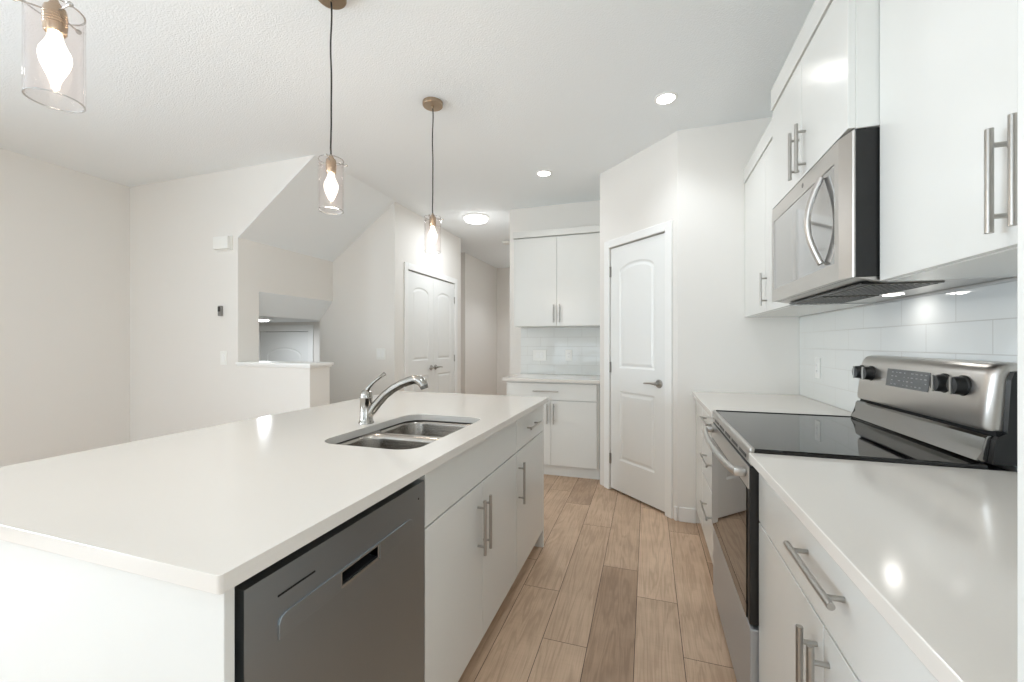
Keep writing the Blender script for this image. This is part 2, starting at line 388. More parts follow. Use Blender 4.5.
# closet wall x = XC
cy0, cy1, ctop = 4.035, 5.215, 2.07
bm = bm_new()
add_box(bm, XC-0.12, XC, Y1+0.12, cy0, 0, CZ); add_box(bm, XC-0.12, XC, cy1, 5.43, 0, CZ); add_box(bm, XC-0.12, XC, cy0, cy1, ctop, CZ)
add_box(bm, -3.2, XC-0.12, 5.31, 5.43, 0, CZ)
struct('wall_closet', bm, 'wall')
bm = bm_new(); add_box(bm, -3.2, -2.85, 6.28, 7.9, 0, CZ); struct('wall_hall_left', bm, 'wall')
bm = bm_new(); add_box(bm, -3.3, -3.2, 5.31, 6.4, 0, CZ); struct('wall_hall_recess', bm, 'wall')
bm = bm_new(); add_box(bm, -2.9, -1.3, 7.8, 7.9, 0, CZ); struct('wall_hall_end', bm, 'wall')
bm = bm_new(); add_box(bm, -1.466, -1.346, 4.43, 7.8, 0, CZ); struct('wall_hall_right', bm, 'wall')
bm = bm_new(); add_box(bm, -1.346, -0.30, 4.43, 4.55, 0, CZ); struct('wall_back', bm, 'wall')
bm = bm_new(); add_box(bm, -0.40, -0.30, 3.79, 4.43, 0, CZ); struct('wall_pantry_side', bm, 'wall')

# diagonal pantry wall from A(-.4,3.75) to B(.2,3.15); local frame u along wall, n into the room
A = Vector((-0.40, 3.75, 0)); Bp = Vector((0.20, 3.15, 0)); U = (Bp - A).normalized(); NN = Vector((-U.y, U.x, 0)) * -1
if NN.dot(Vector((-1, -1, 0))) < 0: NN = -NN
LW = (Bp - A).length
MD = Matrix(((U.x, NN.x, 0, A.x), (U.y, NN.y, 0, A.y), (0, 0, 1, 0), (0, 0, 0, 1)))  # local (u, n, z) -> world
def to_diag(bm): bmesh.ops.transform(bm, matrix=MD, verts=bm.verts)
du0, du1, dtop = 0.132, 0.612, 2.062     # door leaf extents along the wall
du0 = (Vector((-0.301, 3.651, 0)) - A).dot(U); du1 = (Vector((0.126, 3.224, 0)) - A).dot(U)
bm = bm_new()
add_box(bm, 0, du0-0.004, -0.1, 0, 0, CZ); add_box(bm, du1+0.004, LW, -0.1, 0, 0, CZ); add_box(bm, du0-0.004, du1+0.004, -0.1, 0, dtop, CZ)
to_diag(bm); struct('wall_pantry', bm, 'wall')
bm = bm_new(); add_box(bm, 0.20, XR+0.12, 3.15, 3.25, 0, CZ); struct('wall_front_right', bm, 'wall')
bm = bm_new(); ry0, ry1, rz0, rz1 = -2.9, -1.3, 0.65, 2.05  # opening for an unseen window added to light the island front
add_box(bm, XR, XR+0.12, YB, ry0, 0, CZ); add_box(bm, XR, XR+0.12, ry1, 3.15, 0, CZ)
add_box(bm, XR, XR+0.12, ry0, ry1, 0, rz0); add_box(bm, XR, XR+0.12, ry0, ry1, rz1, CZ); struct('wall_right', bm, 'wall')
# wall behind the camera with patio door and an unseen kitchen window added for light
ops = [(-2.8, -1.0, 0.04, 2.1), (-0.45, 0.65, 1.0, 2.1)]
bm = bm_new(); xs = XL-0.12
for x0, x1, z0, z1 in ops:
    add_box(bm, xs, x0, YB-0.12, YB, 0, CZ)
    if z0 > 0.05: add_box(bm, x0, x1, YB-0.12, YB, 0, z0)
    add_box(bm, x0, x1, YB-0.12, YB, z1, CZ); xs = x1
add_box(bm, xs, XR+0.12, YB-0.12, YB, 0, CZ); struct('wall_back_of_room', bm, 'wall')
def window(name, x0, x1, z0, z1, nx, y=YB, nz=1):
    e = sempty(name, ((x0+x1)/2, y, z0)); bm = bm_new(); t = 0.05
    add_box(bm, x0, x1, y-0.09, y-0.03, z0, z0+t); add_box(bm, x0, x1, y-0.09, y-0.03, z1-t, z1)
    for i in range(nx+1):
        xx = x0 + (x1-x0-t)*i/nx; add_box(bm, xx, xx+t, y-0.09, y-0.03, z0+t, z1-t)
    for i in range(1, nz):
        zz = z0 + (z1-z0)*i/nz; add_box(bm, x0+t, x1-t, y-0.085, y-0.035, zz-0.02, zz+0.02)
    build('window_frame', bm, 'trim', e)
    box('pane', (x0+t, x1-t, y-0.062, y-0.056, z0+t, z1-t), 'pane', e, bev=0)
window('added_window_1', *ops[1], 2)  # unseen kitchen window, added for light along the aisle
window('door_1', *ops[0], 2, nz=1)
def side_window(name, x, sg, a, b, z0, z1):
    e = sempty(name, (x, (a+b)/2, z0)); bm = bm_new(); t = 0.05; m = (a+b)/2
    for d in ((a, b, z0, z0+t), (a, b, z1-t, z1), (a, a+t, z0+t, z1-t), (b-t, b, z0+t, z1-t), (m-t/2, m+t/2, z0+t, z1-t)):
        add_box(bm, x+sg*0.04, x+sg*0.10, *d)
    build('window_frame', bm, 'trim', e); box('pane', (x+sg*0.067, x+sg*0.073, a+t, b-t, z0+t, z1-t), 'pane', e, bev=0)
side_window('added_window_2', XL, -1, wy0, wy1, wz0, wz1); side_window('added_window_3', XR, 1, ry0, ry1, rz0, rz1)  # both side windows are unseen, added for fill light

# baseboards
def baseboard(name, x0, x1, y0, y1, zb=0.0): 
    bm = bm_new(); add_box(bm, x0, x1, y0, y1, zb, zb+0.10, bev=0.004); return struct(name, bm, 'trim')
baseboard('baseboard_left', XL, XL+0.014, YB+0.01, YF-0.014)
baseboard('baseboard_stair_front', XL, -2.56, YF-0.014, YF)
baseboard('baseboard_half_wall', -2.56, -2.546, YF-0.014, 2.88)
baseboard('baseboard_closet', XC, XC+0.014, cy1+0.075, 5.43)
baseboard('baseboard_hall', -2.85, -2.836, 6.28, 7.79)
baseboard('baseboard_hall_recess', -3.19, -2.85, 6.266, 6.28)
baseboard('baseboard_hall_end', -2.83, -1.47, 7.786, 7.8)
baseboard('baseboard_front_right', 0.212, 0.318, 3.136, 3.15)
bm = bm_new(); add_box(bm, du1+0.085, LW+0.004, 0, 0.014, 0, 0.10, bev=0.004); to_diag(bm); struct('baseboard_pantry', bm, 'trim')

# ------------------------------------------------------------ moulded doors
def arch_outline(u0, u1, z0, z1, rise, n=14):
    """rectangle whose top edge bows up by rise (flat shoulders)"""
    pts = [(u0, z0), (u1, z0), (u1, z1)]
    if rise > 0:
        c = (u0+u1)/2; w = (u1-u0)/2
        for k in range(1, n):
            a = pi * k / n; pts.append((c + w*cos(a), z1 + rise * sin(a) ** 1.0))
    pts.append((u0, z1)); return pts
def inset(pts, d):
    n = len(pts); out = []
    for i in range(n):
        p0, p, p1 = Vector(pts[i-1]), Vector(pts[i]), Vector(pts[(i+1) % n])
        e0 = (p - p0).normalized(); e1 = (p1 - p).normalized()
        n0 = Vector((-e0.y, e0.x)); n1 = Vector((-e1.y, e1.x)); b = (n0 + n1)
        b = b.normalized() if b.length > 1e-6 else n0
        k = d / max(0.35, b.dot(n0)); out.append((p.x + b.x*k, p.y + b.y*k))
    return out
def moulded_leaf(bm, u0, u1, z0, z1, stile, splits, rise, th=0.036, d0=-0.036):
    """door leaf with front face at local n = 0 built from a height-stepped ring around every panel.
    splits: list of (zlo, zhi, arched)"""
    front = d0 + th
    # back/sides slab, leaving the panels as recesses: a slab behind plus stiles and rails in front
    add_box(bm, u0, u1, d0, front-0.008, z0, z1)
    outs = []
    for zl, zh, ar in splits: outs.append(arch_outline(u0+stile, u1-stile, zl, zh, rise if ar else 0))
    # front skin as strips between panels
    add_box(bm, u0, u0+stile, front-0.009, front, z0, z1, bev=0); add_box(bm, u1-stile, u1, front-0.009, front, z0, z1)
    zs = sorted(splits, key=lambda s: s[0]); prev = z0
    for zl, zh, ar in zs:
        add_box(bm, u0+stile, u1-stile, front-0.009, front, prev, zl)
        prev = zh
        if ar:   # spandrel above the bowed top, up to a flat line
            c = (u0+u1)/2; w = (u1-u0)/2 - stile; top = zh + rise + 0.012; n = 14
            arc = [(c + w*cos(pi*k/n), zh + rise*sin(pi*k/n)) for k in range(n+1)]
            for a, b in zip(arc, arc[1:]):
                add_prism(bm, [a, b, (b[0], top), (a[0], top)], front-0.009, front, 'xz')
            prev = top
    add_box(bm, u0+stile, u1-stile, front-0.009, front, prev, z1)
    # sloped moulding + raised field
    for o in outs:
        a = o; b = inset(o, 0.013); c_ = inset(o, 0.022); d = inset(o, 0.040)
        lev = [(a, front-0.0005), (b, front-0.0075), (c_, front-0.0075), (d, front-0.0015)]
        rings = [[bm.verts.new((p[0], dd, p[1])) for p in ps] for ps, dd in lev]
        for r0, r1 in zip(rings, rings[1:]):
            for k in range(len(r0)): bm.faces.new([r0[k], r0[(k+1) % len(r0)], r1[(k+1) % len(r0)], r1[k]])
        bm.faces.new(rings[-1])
def lever(bm, u, z, direction, front=0.0):
    add_lathe(bm, [(0.032, front), (0.032, front+0.006), (0.027, front+0.011), (0.012, front+0.012), (0.011, front+0.045), (0.0, front+0.047)], u, 0, 24, 'y', cz=z)
    add_tube(bm, [(u, front+0.038, z), (u+direction*0.02, front+0.042, z+0.001), (u+direction*0.06, front+0.042, z+0.002), (u+direction*0.115, front+0.040, z-0.004)], [0.010, 0.009, 0.0075, 0.006], 12)
def hinge(bm, u, z, front=0.0):
    add_tube(bm, [(u, front+0.006, z-0.045), (u, front+0.006, z+0.045)], 0.006, 10)
    add_box(bm, u-0.014, u+0.014, front-0.001, front+0.0015, z-0.044, z+0.044)
def casing(bm, u0, u1, ztop, w=0.07, zb=0.0, front=0.0, th=0.016):
    for d in ((u0-w, u0, zb, ztop+w), (u1, u1+w, zb, ztop+w), (u0, u1, ztop, ztop+w)):
        add_box(bm, d[0], d[1], front, front+th, d[2], d[3], bev=0.004)
# pantry door
D2 = sempty('door_2', tuple((A + U*(du0+du1)/2)))
bm = bm_new(); moulded_leaf(bm, du0+0.002, du1-0.002, 0.018, 2.052, 0.105, [(0.275, 0.852, False), (1.045, 1.832, True)], 0.075, d0=-0.038)
to_diag(bm); leaf = build('door_leaf', bm, 'door', D2)
bm = bm_new(); lever(bm, (Vector((0.081, 3.269, 0))-A).dot(U), 0.948, -1, -0.002); to_diag(bm); build('lever_handle', bm, 'nickel', leaf, smooth=True)
for hz in (1.857, 1.045, 0.267):
    bm = bm_new(); hinge(bm, du0-0.003, hz); to_diag(bm); build('hinge', bm, 'nickel', leaf, smooth=True)
bm = bm_new(); casing(bm, du0-0.004, du1+0.004, dtop, 0.062); to_diag(bm); build('door_casing', bm, 'trim', D2)
bm = bm_new(); add_box(bm, du0-0.004, du1+0.004, -0.11, -0.10, 0.0, dtop); to_diag(bm); build('dark_gap_backing', bm, 'blackmatte', D2)  # black sheet added behind the leaf, standing in for shade in the gap
# closet double doors: local u = -y (seen from +x side), n = +x
MC = Matrix(((0, 1, 0, XC), (1, 0, 0, 0), (0, 0, 1, 0), (0, 0, 0, 1)))
D3 = sempty('door_3', (XC, (cy0+cy1)/2, 0)); cm = (cy0+cy1)/2
for k, (a, b) in enumerate(((cy0+0.004, cm-0.0015), (cm+0.0015, cy1-0.004))):
    bm = bm_new(); moulded_leaf(bm, a, b, 0.018, 2.058, 0.11, [(0.275, 0.87, False), (1.045, 1.83, True)], 0.07, d0=-0.038)
    bmesh.ops.transform(bm, matrix=MC, verts=bm.verts); lf = build('door_leaf', bm, 'door', D3)
    bm = bm_new(); lever(bm, (cm-0.055, cm+0.055)[k], 0.95, (-1, 1)[k], -0.002); bmesh.ops.transform(bm, matrix=MC, verts=bm.verts); build('lever_handle', bm, 'nickel', lf, smooth=True)
    for hz in (1.84, 1.045, 0.267):
        bm = bm_new(); hinge(bm, (cy0-0.001, cy1+0.001)[k], hz); bmesh.ops.transform(bm, matrix=MC, verts=bm.verts); build('hinge', bm, 'nickel', lf, smooth=True)
bm = bm_new(); casing(bm, cy0, cy1, ctop, 0.07); bmesh.ops.transform(bm, matrix=MC, verts=bm.verts); build('door_casing', bm, 'trim', D3)
box('dark_gap_backing', (XC-0.115, XC-0.105, cy0, cy1, 0, ctop), 'blackmatte', D3, bev=0)  # black sheet behind the leaves, darkening the gaps like shade
# foyer door (faces -y)
MF = Matrix(((1, 0, 0, 0), (0, -1, 0, 4.85), (0, 0, 1, 0), (0, 0, 0, 1)))
D4 = sempty('door_4', (-5.14, 4.85, -0.7))
bm = bm_new(); moulded_leaf(bm, -5.595, -4.685, -0.69, 1.418, 0.13, [(-0.42, 0.15, False), (0.36, 1.06, True)], 0.13, d0=-0.038)
bmesh.ops.transform(bm, matrix=MF, verts=bm.verts); build('door_leaf', bm, 'door', D4)
bm = bm_new(); casing(bm, -5.60, -4.68, 1.425, 0.09, zb=-0.7); bmesh.ops.transform(bm, matrix=MF, verts=bm.verts); build('door_casing', bm, 'trim', D4)
box('dark_gap_backing', (-5.60, -4.68, 4.95, 4.96, -0.7, 1.43), 'blackmatte', D4, bev=0)  # black sheet added to block light through the gap around the leaf

# ------------------------------------------------------------ cabinets
def bar_handle(bm, p0, p1, out, r=0.006, stand=0.03, inset_=0.03):
    """bar pull between p0 and p1 on the face, standing off along vector out"""
    p0, p1, out = Vector(p0), Vector(p1), Vector(out); d = (p1-p0).normalized()
    add_tube(bm, [p0+out*stand, p1+out*stand], r, 14)
    for q in (p0 + d*inset_, p1 - d*inset_): add_tube(bm, [q, q+out*stand], r*0.75, 12)
def handle(parent, p0, p1, out, **k):
    bm = bm_new(); bar_handle(bm, p0, p1, out, **k); return build('bar_handle', bm, 'nickel', parent, smooth=True)
G = 0.0016; TH = 0.019
# --- island (faces +x at x = -.607)
XI = -0.607
def front_x(name, x, sgn, y0, y1, z0, z1, parent):
    """a flat front on a plane of constant x; outer face at x, body going to x - sgn*TH"""
    return box(name, (x - sgn*TH, x, y0+G, y1-G, z0+G, z1-G), 'cab', parent, bev=0.0012)
def carcass(parent, x0, x1, y0, y1, z0, z1):
    return box('cabinet_body', (x0, x1, y0, y1, z0, z1), 'cab', parent, bev=0.0008)
ZC = 0.884  # top of the cabinet boxes
c = thing('island_sink_cabinet', 'white island cabinet under the sink, with two doors and a plain panel above', 'cabinet', (-0.9, 1.5, 0))
bm = bm_new(); add_box(bm, -1.19, XI-TH-0.001, 1.060, 1.078, 0.1, ZC); add_box(bm, -1.19, XI-TH-0.001, 1.921, 1.939, 0.1, ZC); add_box(bm, -1.19, XI-TH-0.001, 1.078, 1.921, 0.1, 0.118); add_box(bm, -1.19, -1.18, 1.078, 1.921, 0.118, ZC)
add_box(bm, XI-TH-0.02, XI-TH-0.001, 1.078, 1.921, 0.70, 0.73); add_box(bm, XI-TH-0.02, XI-TH-0.001, 1.078, 1.921, 0.866, ZC)
build('cabinet_body', bm, 'cab', c)
front_x('false_front', XI, 1, 1.060, 1.939, 0.716, 0.874, c)
d = front_x('door', XI, 1, 1.060, 1.4995, 0.105, 0.713, c); handle(d, (XI, 1.452, 0.455), (XI, 1.452, 0.660), (1, 0, 0))
d = front_x('door', XI, 1, 1.4995, 1.939, 0.105, 0.713, c); handle(d, (XI, 1.509, 0.455), (XI, 1.509, 0.660), (1, 0, 0))
box('toe_kick', (XI-0.075, XI-0.062, 1.060, 1.939, 0.0, 0.1), 'kick', c)
c = thing('island_drawer_cabinet', 'narrow white island cabinet with one drawer over a door at the far end', 'cabinet', (-0.9, 2.2, 0))
carcass(c, -1.19, XI-TH-0.001, 1.941, 2.478, 0.1, ZC)
d = front_x('drawer', XI, 1, 1.941, 2.478, 0.716, 0.874, c); handle(d, (XI, 2.10, 0.800), (XI, 2.31, 0.800), (1, 0, 0))
d = front_x('door', XI, 1, 1.941, 2.478, 0.105, 0.713, c); handle(d, (XI, 1.975, 0.455), (XI, 1.975, 0.660), (1, 0, 0))
box('toe_kick', (XI-0.075, XI-0.062, 1.941, 2.478, 0.0, 0.1), 'kick', c)
tag(box('end_panel', (-1.36, XI+0.001, 2.480, 2.498, 0.0, ZC), 'cab'), 'white panel closing the far end of the island, beside the drawer cabinet', 'cabinet panel')
tag(box('end_panel', (-1.36, XI+0.001, 0.463, 0.4805, 0.0, ZC), 'cab'), 'large white panel closing the near end of the island, beside the dishwasher', 'cabinet panel')
tag(box('back_panel', (-1.36, -1.342, 0.482, 2.479, 0.0, ZC), 'cab'), 'white panel closing the seating side of the island under its overhang', 'cabinet panel')

# island worktop with rounded sink cut-out
def rrect(x0, x1, y0, y1, r, n=8):
    pts = []
    for cx, cy, a0 in ((x1-r, y0+r, -pi/2), (x1-r, y1-r, 0), (x0+r, y1-r, pi/2), (x0+r, y0+r, pi)):
        for k in range(n+1):
            a = a0 + (pi/2)*k/n; pts.append((cx + r*cos(a), cy + r*sin(a)))
    return pts
SX0, SX1, SY0, SY1 = -1.065, -0.690, 1.130, 1.735
def slab_with_hole(x0, x1, y0, y1, z0, z1, hole, ro=0.006):
    bm = bm_new(); outer = rrect(x0, x1, y0, y1, ro, 3)
    for z, flip in ((z0, True), (z1, False)):
        vo = [bm.verts.new((a, b, z)) for a, b in outer]; vi = [bm.verts.new((a, b, z)) for a, b in hole]
        es = [bm.edges.new((v[i], v[(i+1) % len(v)])) for v in (vo, vi) for i in range(len(v))]
        bmesh.ops.triangle_fill(bm, edges=es, use_beauty=True, use_dissolve=False)
        if flip: lo = (vo, vi)
        else: hi = (vo, vi)
    for a, b in zip(lo, hi):
        for i in range(len(a)): bm.faces.new([a[i], a[(i+1) % len(a)], b[(i+1) % len(a)], b[i]])
    return bm
hole = rrect(SX0, SX1, SY0, SY1, 0.075, 10)
bm = slab_with_hole(-1.660, -0.582, 0.438, 2.528, 0.886, 0.914, hole)
top = build('island_worktop', bm, 'quartz'); tag(top, 'long warm white quartz worktop on the island, cut out for the sink', 'worktop')
bv = top.modifiers.new('edge', 'BEVEL'); bv.width = 0.002; bv.segments = 2; bv.limit_method = 'ANGLE'; bv.angle_limit = R(60)

# double bowl undermount sink
s = thing('double_sink', 'stainless steel double bowl sink set under the island worktop', 'sink', (-0.88, 1.43, 0.72))
def bowl(bm, x0, x1, y0, y1, zt, depth, r):
    lv = [(0, zt, r), (0.004, zt-0.02, r), (0.012, zt-depth+0.03, r*0.95), (0.022, zt-depth+0.01, r*0.85), (0.045, zt-depth, r*0.6)]
    rings = []
    for ins, z, rr in lv:
        rings.append([bm.verts.new((a, b, z)) for a, b in rrect(x0+ins, x1-ins, y0+ins, y1-ins, rr, 8)])
    for r0, r1 in zip(rings, rings[1:]):
        for k in range(len(r0)):
            f = bm.faces.new([r0[k], r0[(k+1) % len(r0)], r1[(k+1) % len(r0)], r1[k]]); f.smooth = True
    bm.faces.new(rings[-1]); return rings[0]
ym = (SY0+SY1)/2; drains = []
inner = []
for (a, b) in ((SY0-0.004, ym-0.012), (ym+0.012, SY1+0.004)):
    bm = bm_new(); bowl(bm, SX0-0.004, SX1+0.004, a, b, 0.8857, 0.20, 0.07)
    o = build('bowl', bm, 'sink', s); o.data.materials[0] = M['sink']
    so = o.modifiers.new('thick', 'SOLIDIFY'); so.thickness = 0.0015; so.offset = 1
    bm = bm_new(); add_lathe(bm, [(0.0, 0.004), (0.018, 0.004), (0.022, 0.0055), (0.043, 0.006), (0.046, 0.003), (0.046, 0.001)], (SX0+SX1)/2-0.03, (a+b)/2, 28, cz=0.6852)
    build('drain', bm, 'chrome', o, smooth=True)
# rim flange with both bowl holes (lower divider between the bowls)
bm = bm_new(); outer = rrect(SX0-0.03, SX1+0.03, SY0-0.03, SY1+0.03, 0.08, 8)
h1 = rrect(SX0-0.004, SX1+0.004, SY0-0.004, ym-0.012, 0.07, 8); h2 = rrect(SX0-0.004, SX1+0.004, ym+0.012, SY1+0.004, 0.07, 8)
vs = [[bm.verts.new((a, b, 0.8853)) for a, b in p] for p in (outer, h1, h2)]
es = [bm.edges.new((v[i], v[(i+1) % len(v)])) for v in vs for i in range(len(v))]
bmesh.ops.triangle_fill(bm, edges=es, use_beauty=True)
rm = build('rim', bm, 'sink', s); so = rm.modifiers.new('thick', 'SOLIDIFY'); so.thickness = 0.001; so.offset = 0

# faucet
FX, FY = -1.118, 1.47
f = thing('kitchen_faucet', 'chrome pull-out faucet with an angled spout behind the island sink', 'faucet', (FX, FY, 0.914))
bm = bm_new()
add_lathe(bm, [(0.0, 0.9142), (0.031, 0.9142), (0.031, 0.919), (0.0285, 0.924), (0.0265, 0.93), (0.0255, 0.98), (0.0255, 1.012), (0.0265, 1.014), (0.0265, 1.022), (0.0245, 1.024), (0.024, 1.036), (0.021, 1.046), (0.012, 1.053), (0, 1.055)], FX, FY, 32)
build('body', bm, 'chrome', f, smooth=True)
bm = bm_new()
ang = R(8); dx, dy = cos(ang), sin(ang)
sp = [(0.010, 0.948), (0.030, 0.972), (0.055, 1.003), (0.085, 1.034), (0.120, 1.060), (0.160, 1.082), (0.190, 1.093), (0.212, 1.099), (0.232, 1.097), (0.247, 1.087), (0.253, 1.074)]
rr = [0.019, 0.019, 0.0185, 0.018, 0.0175, 0.0175, 0.018, 0.0185, 0.020, 0.0205, 0.0195]
add_tube(bm, [(FX+dx*a, FY+dy*a, z) for a, z in sp], rr, 20)
build('spout', bm, 'chrome', f, smooth=True)
bm = bm_new(); add_tube(bm, [(FX+dx*0.252, FY+dy*0.252, 1.076), (FX+dx*0.257, FY+dy*0.257, 1.062)], [0.0175, 0.0155], 20)
build('spray_nozzle', bm, 'darknickel', f, smooth=True)
bm = bm_new(); add_tube(bm, [(FX+0.002, FY, 1.048), (FX+0.010, FY+0.002, 1.062), (FX+0.03, FY+0.005, 1.083), (FX+0.052, FY+0.009, 1.101), (FX+0.068, FY+0.012, 1.113), (FX+0.080, FY+0.014, 1.121)], [0.012, 0.0085, 0.0065, 0.006, 0.0065, 0.009], 14)
build('lever_handle', bm, 'chrome', f, smooth=True)

# dishwasher
w = thing('dishwasher', 'dark stainless dishwasher with a pocket handle built into the island', 'dishwasher', (-0.9, 0.77, 0))
box('tub_body', (-1.15, XI-0.033, 0.4865, 1.053, 0.10, 0.876), 'blackmatte', w)
XD = XI + 0.004; dy0, dy1, dz0, dz1 = 0.493, 1.051, 0.115, 0.858
px0, px1, pz0, pz1 = 0.713, 0.834, 0.745, 0.772
bm = bm_new()
for d in ((dy0, px0, dz0, dz1), (px1, dy1, dz0, dz1), (px0, px1, dz0, pz0), (px0, px1, pz1, dz1)):
    add_box(bm, XD-0.03, XD, *d)
bmesh.ops.remove_doubles(bm, verts=bm.verts, dist=1e-5)
dr = build('door', bm, 'slate', w)
bm = bm_new(); add_box(bm, XD-0.032, XD-0.028, px0-0.004, px1+0.004, pz0-0.004, pz1+0.004)
add_prism(bm, [(px0+0.0, pz0), (px1, pz0), (px1, pz0+0.003), (px0, pz0+0.003)], XD-0.028, XD-0.001, 'yz'); build('handle_pocket', bm, 'blackmatte', dr)
bm = bm_new()
for d in ((px0-0.004, px0, pz0-0.004, pz1+0.004), (px1, px1+0.004, pz0-0.004, pz1+0.004), (px0, px1, pz0-0.006, pz0), (px0, px1, pz1, pz1+0.003)):
    add_box(bm, XD-0.02, XD+0.0022, *d, bev=0.0008)
build('pocket_rim', bm, 'nickel', dr)
# raised handle band to both sides of the pocket
bm = bm_new()
def band(pts, t=0.0035): add_prism(bm, pts, XD-0.001, XD+t, 'yz', bev=0.0012)
band([(0.556, 0.738), (px0-0.005, 0.738), (px0-0.005, 0.779), (0.572, 0.779), (0.560, 0.774), (0.556, 0.764)])
band([(px1+0.005, 0.738), (0.985, 0.738), (0.985, 0.764), (0.981, 0.774), (0.969, 0.779), (px1+0.005, 0.779)])
band([(px0-0.005, 0.779), (px0-0.005, pz1+0.003), (px1+0.005, pz1+0.003), (px1+0.005, 0.779)])
build('handle_band', bm, 'slate', dr)
box('vent_slot', (XD-0.0005, XD+0.0012, 0.556, 0.640, 0.8115, 0.8145), 'blackmatte', dr, bev=0)
bm = bm_new(); add_lathe(bm, [(0.0, XD-0.0005), (0.0028, XD-0.0005), (0.0028, XD+0.0008), (0, XD+0.001)], 0, 1.018, 14, 'x', cz=0.817); build('indicator_light', bm, 'black', dr)
box('toe_kick', (XI-0.075, XI-0.062, 0.4865, 1.053, 0.0, 0.1), 'black', w)

# --- right run, faces -x at x = .32
XF = 0.32; DB = XR - 0.002
c = thing('base_cabinet', 'white base cabinet with one wide drawer over two doors, nearest on the right', 'cabinet', (0.63, 0.94, 0))
carcass(c, XF+TH+0.001, DB, 0.456, 1.431, 0.1, ZC)
d = front_x('drawer', XF, -1, 0.456, 1.431, 0.710, 0.872, c); handle(d, (XF, 0.823, 0.809), (XF, 1.055, 0.809), (-1, 0, 0), r=0.0065)
d = front_x('door', XF, -1, 0.456, 0.9435, 0.105, 0.707, c); handle(d, (XF, 0.916, 0.480), (XF, 0.916, 0.680), (-1, 0, 0), r=0.0065)
d = front_x('door', XF, -1, 0.9435, 1.431, 0.105, 0.707, c); handle(d, (XF, 0.974, 0.480), (XF, 0.974, 0.680), (-1, 0, 0), r=0.0065)
box('toe_kick', (XF+0.06, XF+0.073, 0.456, 1.431, 0.0, 0.1), 'kick', c)
c = thing('drawer_cabinet', 'white cabinet with a bank of three drawers, beyond the range', 'cabinet', (0.63, 2.5, 0))
carcass(c, XF+TH+0.001, DB, 2.208, 2.79, 0.1, ZC)
for z0, z1, hz in ((0.716, 0.872, 0.822), (0.462, 0.713, 0.610), (0.105, 0.459, 0.335)):
    d = front_x('drawer', XF, -1, 2.208, 2.79, z0, z1, c); handle(d, (XF, 2.36, hz), (XF, 2.625, hz), (-1, 0, 0))
box('toe_kick', (XF+0.06, XF+0.073, 2.208, 2.79, 0.0, 0.1), 'kick', c)
c = thing('corner_cabinet', 'plain white corner base cabinet against the wall beside the pantry', 'cabinet', (0.63, 2.97, 0))
carcass(c, XF+TH+0.001, DB, 2.792, 3.147, 0.1, ZC); front_x('filler_panel', XF, -1, 2.792, 3.147, 0.105, 0.872, c)
box('toe_kick', (XF+0.06, XF+0.073, 2.792, 3.147, 0.0, 0.1), 'kick', c)
o = box('worktop', (0.294, DB, 0.456, 1.434, 0.886, 0.914), 'quartz', bev=0.002); tag(o, 'warm white quartz worktop in the foreground on the right, before the range', 'worktop')
o = box('worktop', (0.294, DB, 2.206, 3.148, 0.886, 0.914), 'quartz', bev=0.002); tag(o, 'warm white quartz worktop beyond the range, against the pantry wall', 'worktop')
o = box('tall_end_panel', (0.286, DB, 0.430, 0.4505, 0.0, 2.42), 'cab'); tag(o, 'tall white panel standing at the right edge of the photo', 'cabinet panel')
# tile backsplash, right wall
bm = bm_new(); add_box(bm, XR-0.008, XR-0.0005, 0.456, 3.148, 0.9145, 1.4175)
tag(build('tile_backsplash', bm, 'tile_right'), 'glossy white subway tile on the wall behind the range', 'backsplash')

# --- range
rg = thing('range', 'stainless steel electric range with a black glass top', 'range', (0.6, 1.82, 0))
RY0, RY1 = 1.437, 2.203
box('body', (0.335, 0.925, RY0+0.003, RY1-0.003, 0.03, 0.905), 'black', rg, bev=0.002)
bm = bm_new(); add_box(bm, 0.305, 0.858, RY0+0.001, RY1-0.001, 0.906, 0.925, bev=0.004); ct = build('cooktop', bm, 'blackglass', rg)
bm = bm_new(); add_box(bm, 0.296, 0.312, RY0, RY1, 0.905, 0.927, bev=0.005, seg=3); build('cooktop_front_rim', bm, 'steel', ct, smooth=True)
box('steel_edge', (0.312, 0.855, RY1-0.005, RY1-0.0005, 0.915, 0.928), 'black', ct, bev=0.001)
# control trim above door with slots
bm = bm_new(); add_box(bm, 0.300, 0.336, RY0+0.002, RY1-0.002, 0.872, 0.904, bev=0.003); tr = build('vent_trim', bm, 'steel', rg)
for k in range(5):
    y = 1.50 + k*0.135; box('vent_slot', (0.2985, 0.302, y, y+0.10, 0.883, 0.893), 'black', tr, bev=0.0005)
# oven door
bm = bm_new(); add_box(bm, 0.297, 0.334, RY0+0.003, RY1-0.003, 0.385, 0.869, bev=0.003); od = build('oven_door', bm, 'black', rg)
bm = bm_new(); add_box(bm, 0.2935, 0.2975, RY0+0.004, RY1-0.004, 0.80, 0.868, bev=0.001); build('door_top_trim', bm, 'steel', od)
bm = bm_new(); add_box(bm, 0.2935, 0.2975, RY0+0.030, RY1-0.006, 0.39, 0.799, bev=0.001); build('door_glass', bm, 'ovenglass', od)
bm = bm_new(); hy0, hy1 = RY0+0.03, RY1-0.03; pts = []
for k in range(17):
    t = k/16; y = hy0 + (hy1-hy0)*t; bow = 0.026 + 0.026*sin(pi*t)**0.6
    pts.append((0.2935-bow, y, 0.842))
add_tube(bm, pts, [(0.013, 0.010)]*17, 14)
for y in (hy0+0.012, hy1-0.012): add_box(bm, 0.258, 0.2935, y-0.014, y+0.014, 0.829, 0.855, bev=0.004)
build('door_handle', bm, 'steel', od, smooth=True)
